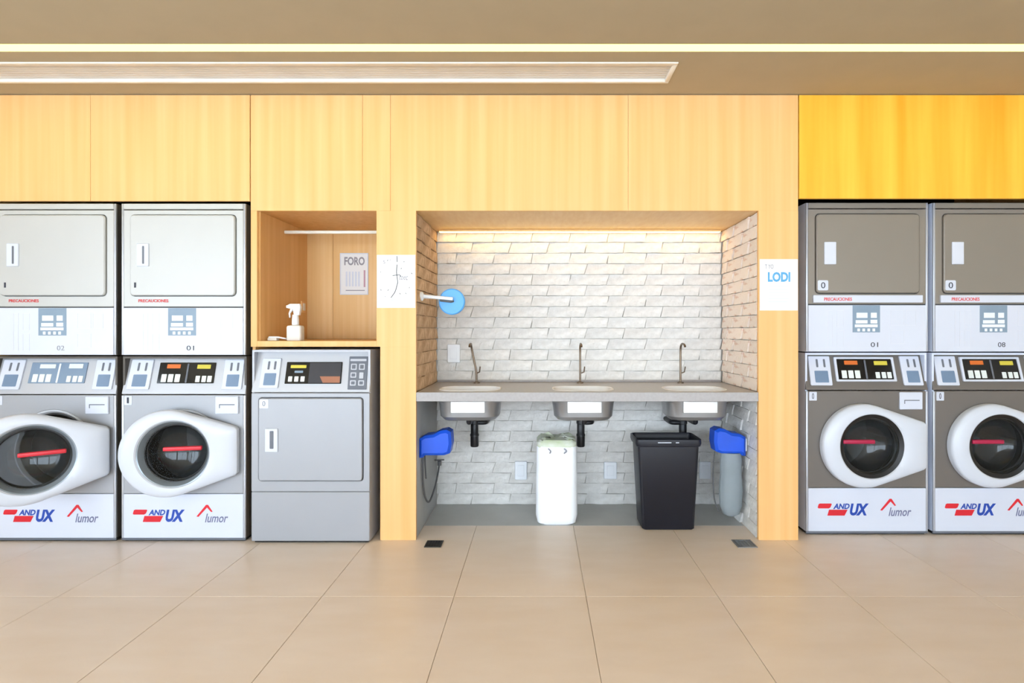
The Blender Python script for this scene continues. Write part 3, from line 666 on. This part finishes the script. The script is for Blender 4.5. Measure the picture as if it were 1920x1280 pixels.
for k in range(14):
    x, z = rng.uniform(-0.09, 0.1), rng.uniform(0.05, 0.29); tube_bm(bm, [(x, -0.0025, z), (x+rng.uniform(-.008, .008), -0.0025, z+rng.uniform(-.008, .008))], 0.0016, 5)
link('handwriting', bm_mesh(bm, 'handwriting'), 'ink_dark', t)
text('blue_writing', 'toec', 0.02, -0.003, 0.165, 0.026, 'ink_grey', t, width=0.05, shear=0.3); text('pale_writing', 'LARC', -0.05, -0.003, 0.035, 0.03, 'ink_pale', t, width=0.08, shear=0.3)
text('small_writing', '5', -0.075, -0.003, 0.26, 0.02, 'ink_grey', t)
t, w, h = notice('white paper with blue block letters on the right wooden pillar', 1.302, 1.5265, 1.353, 1.655, -0.001)
text('heading', 'T YO', -0.082, -0.003, 0.245, 0.026, 'ink_grey', t, width=0.05)
text('blue_letters', 'LODI', -0.065, -0.003, 0.168, 0.058, 'ink_blue', t, width=0.132, bold=0.04)
printed('pale_print', [(-0.06, 0.06-0.01*(k % 2), 0.14-0.018*k, 0.143-0.018*k) for k in range(6)], 'ink_pale', t, -0.003)

# ------------------------------------------------------------------ niche: wall plates, blue disc arm, dispensers, bins, drains
def wall_plate(label, x, z, w=0.09, h=0.13):
    t = thing('socket_plate', label, 'socket', (x, ND-0.02, z), group='white plates on the niche back wall')
    plate('cover', [rrect(-w/2, w/2, -h/2, h/2, 0.006, 3)], -0.012, 0.004, 'white_plastic', t, bevel=0.003)
    plate('insert', [rrect(-w*0.27, w*0.27, -h*0.3, h*0.3, 0.003, 2)], -0.0142, -0.0122, 'white_plastic', t, bevel=0.0008)
wall_plate('white socket plate on the brick above the counter', -0.602, 1.073)
wall_plate('white plate on the lower brick left of the white canister', -0.126, 0.243, 0.085, 0.13)
wall_plate('white plate on the lower brick between canister and black bin', 0.508, 0.243, 0.09, 0.12)
wall_plate('white plate on the lower brick right of the black bin', 1.18, 0.245, 0.08, 0.12)
# blue disc on a white arm, fixed to the left niche wall
ar = thing('disc_arm', 'blue round disc on a white arm fixed to the tan brick side wall', 'holder', (NX0-0.004, 0.14, 1.445))
lathe('wall_mount', [(0, -0.0), (0.028, 0.0), (0.028, 0.012), (0.016, 0.02), (0.0, 0.02)], 'white_plastic', ar, n=28).rotation_euler = (0, PI/2, 0)
tube('arm', [(0.018, 0, 0), (0.09, -0.004, -0.006), (0.20, -0.008, -0.016)], [0.013, 0.011, 0.011], 'white_plastic', ar, n=14)
lathe('disc', [(0, 0.012), (0.074, 0.012), (0.081, 0.018), (0.081, 0.036), (0.076, 0.042), (0, 0.042)], 'sky_blue_plastic', ar, 'y', 48, (0.190, 0, -0.032))
tube('clip', [(0.12, -0.004, -0.026), (0.19, -0.006, -0.034), (0.20, 0.012, -0.03)], 0.006, 'hose_grey', ar, n=8)
# blue headed dispensers
def head(parent, s):
    """blue moulded cap; s=+1 hangs on the left wall (reaches to +x)"""
    prof = [(0.0, -0.085), (0.0, 0.03), (0.035, 0.05), (0.085, 0.056), (0.125, 0.078), (0.165, 0.085), (0.192, 0.07), (0.196, 0.0), (0.185, -0.058), (0.15, -0.07), (0.035, -0.07), (0.02, -0.085)]
    return plate('cap', [[(s*x, z) for x, z in prof]], -0.055, 0.055, 'blue_plastic', parent, bevel=0.016)
dl = thing('soap_dispenser', 'blue wall dispenser with dangling grey hose on the grey niche side', 'dispenser', (NX0-0.0015, 0.135, 0.548))
head(dl, 1)
tube('hose', spline([(0.012, 0.0, -0.088), (0.010, 0.02, -0.25), (0.018, 0.06, -0.36), (0.03, 0.13, -0.40), (0.035, 0.30, -0.34), (0.038, 0.42, -0.24)]), 0.006, 'hose_grey', dl)
lathe('valve', [(0, 0), (0.014, 0), (0.014, 0.03), (0.008, 0.034), (0, 0.034)], 'hose_grey', dl, n=16, center=(0.038, 0.42, -0.245))
tube('valve_lever', [(0.005, 0.415, -0.208), (0.072, 0.415, -0.205)], 0.005, 'hose_grey', dl, n=8)
tube('hose_clip', [(0.002, 0.10, -0.06), (0.012, 0.10, -0.25)], 0.004, 'hose_grey', dl, n=8)
dr_ = thing('soap_dispenser', 'blue topped dispenser with clear bottle beside the black bin', 'dispenser', (NX1-0.003, 0.20, 0.545))
c = head(dr_, -1); c.location = (-0.012, 0, 0)
box('wall_bracket', -0.0115, 0.0, -0.03, 0.03, -0.06, 0.02, 'white_plastic', dr_)
bm = bmesh.new(); rings = []
for sx, sy, cx, z in ((0.02, 0.015, -0.088, -0.47), (0.05, 0.035, -0.088, -0.455), (0.068, 0.046, -0.088, -0.40), (0.072, 0.05, -0.088, -0.30), (0.064, 0.048, -0.088, -0.20), (0.066, 0.048, -0.088, -0.12), (0.06, 0.044, -0.088, -0.073)):
    rings.append([bm.verts.new((cx+sx*math.cos(2*PI*k/28)*(1+0.05*math.sin(3*k)), sy*math.sin(2*PI*k/28), z)) for k in range(28)])
for a, b in zip(rings, rings[1:]):
    for k in range(28): bm.faces.new((a[k], a[(k+1) % 28], b[(k+1) % 28], b[k]))
bm.faces.new(rings[0]); bm.faces.new(rings[-1])
link('bottle', bm_mesh(bm, 'bottle'), 'translucent', dr_, angle=60)
tube('hose', spline([(-0.185, 0.02, -0.072), (-0.19, 0.03, -0.2), (-0.185, 0.03, -0.36), (-0.16, 0.02, -0.45)]), 0.004, 'hose_grey', dr_, n=8)
# black bin
def tub(name, L, m, parent, n=5, solid=0.004):
    bm = bmesh.new(); rings = []
    for hx, hy, r, z in L: rings.append([bm.verts.new((p[0], p[1], z)) for p in rrect(-hx, hx, -hy, hy, r, n)])
    for a, b in zip(rings, rings[1:]):
        for k in range(len(a)): bm.faces.new((a[k], a[(k+1) % len(a)], b[(k+1) % len(b)], b[k]))
    bm.faces.new(rings[0][::-1])
    return link(name, bm_mesh(bm, name), m, parent, angle=40)
bb = thing('waste_bin', 'tall black plastic bin tapering to the floor under the counter', 'bin', (0.805, 0.265, 0.0006))
tub('body', [(0.155, 0.098, 0.02, 0.0), (0.162, 0.102, 0.02, 0.006), (0.190, 0.112, 0.025, 0.52), (0.186, 0.108, 0.023, 0.521), (0.158, 0.098, 0.02, 0.012), (0.02, 0.02, 0.015, 0.010)], 'bin_black', bb)
tub('rim', [(0.1895, 0.1115, 0.025, 0.514), (0.200, 0.118, 0.03, 0.518), (0.205, 0.121, 0.03, 0.536), (0.204, 0.12, 0.03, 0.560), (0.198, 0.115, 0.03, 0.563), (0.190, 0.110, 0.025, 0.557), (0.187, 0.109, 0.024, 0.522)], 'bin_black', bb)
boxes('handle_slot', [(-0.07, 0.012, -0.1225, -0.1195, 0.541, 0.546), (0.04, 0.06, -0.1225, -0.1195, 0.541, 0.546)], 'edge_silver', bb)
# white canister with a liner poking out
wc = thing('waste_bin', 'tall white plastic canister with pale liner showing at its top', 'bin', (0.115, 0.345, 0.0006)); wc.scale = (1, 1, 0.965)
tub('body', [(0.11, 0.095, 0.045, 0.0), (0.124, 0.108, 0.05, 0.012), (0.133, 0.115, 0.05, 0.06), (0.132, 0.114, 0.05, 0.25), (0.128, 0.11, 0.045, 0.50), (0.124, 0.106, 0.04, 0.535), (0.116, 0.098, 0.04, 0.535), (0.118, 0.10, 0.04, 0.48)], 'white_plastic', wc)
rng = random.Random(3); bm = bmesh.new(); rings = []
base = rrect(-0.124, 0.124, -0.106, 0.106, 0.04, 6); n = len(base)
for s, z, a in ((1.03, 0.515, 0.006), (1.025, 0.542, 0.003), (0.96, 0.552, 0.008), (0.8, 0.562, 0.014), (0.45, 0.568, 0.02), (0.15, 0.552, 0.02)):
    rings.append([bm.verts.new((p[0]*s, p[1]*s, z+rng.uniform(-a, a))) for p in base])
for a, b in zip(rings, rings[1:]):
    for k in range(n): bm.faces.new((a[k], a[(k+1) % n], b[(k+1) % n], b[k]))
link('liner', bm_mesh(bm, 'liner'), 'bag_green', wc, angle=25)
tube('handle', spline([(-0.055, -0.112, 0.505), (-0.04, -0.118, 0.49), (-0.045, -0.118, 0.475)], 4), 0.004, 'ink_grey', wc, n=6)
tube('handle', spline([(0.045, -0.112, 0.505), (0.06, -0.118, 0.49), (0.045, -0.118, 0.475)], 4), 0.004, 'ink_grey', wc, n=6)
# floor drains
def drain(label, x, y, s, m, cat='drain'):
    t = thing('floor_drain', label, cat, (x, y, 0.0005))
    boxes('frame', [(-s, s, -s, -s+0.009, 0, 0.004), (-s, s, s-0.009, s, 0, 0.004), (-s, -s+0.009, -s+0.009, s-0.009, 0, 0.004), (s-0.009, s, -s+0.009, s-0.009, 0, 0.004)], m, t)
    box('tray', -s+0.009, s-0.009, -s+0.009, s-0.009, 0, 0.001, 'rubber' if m == 'drain_dark' else m, t, bevel=0)
    for k in range(5):
        u = -s+0.009+(2*s-0.018)*(k+0.5)/5; box('bar', u-0.004, u+0.004, -s+0.0095, s-0.0095, 0.0015, 0.0035, m, t, bevel=0)
drain('dark slotted floor drain by the left wooden pillar', -0.605, -0.062, 0.048, 'drain_dark')
drain('grey metal floor drain by the right wooden pillar', 1.19, -0.058, 0.056, 'drain_steel')
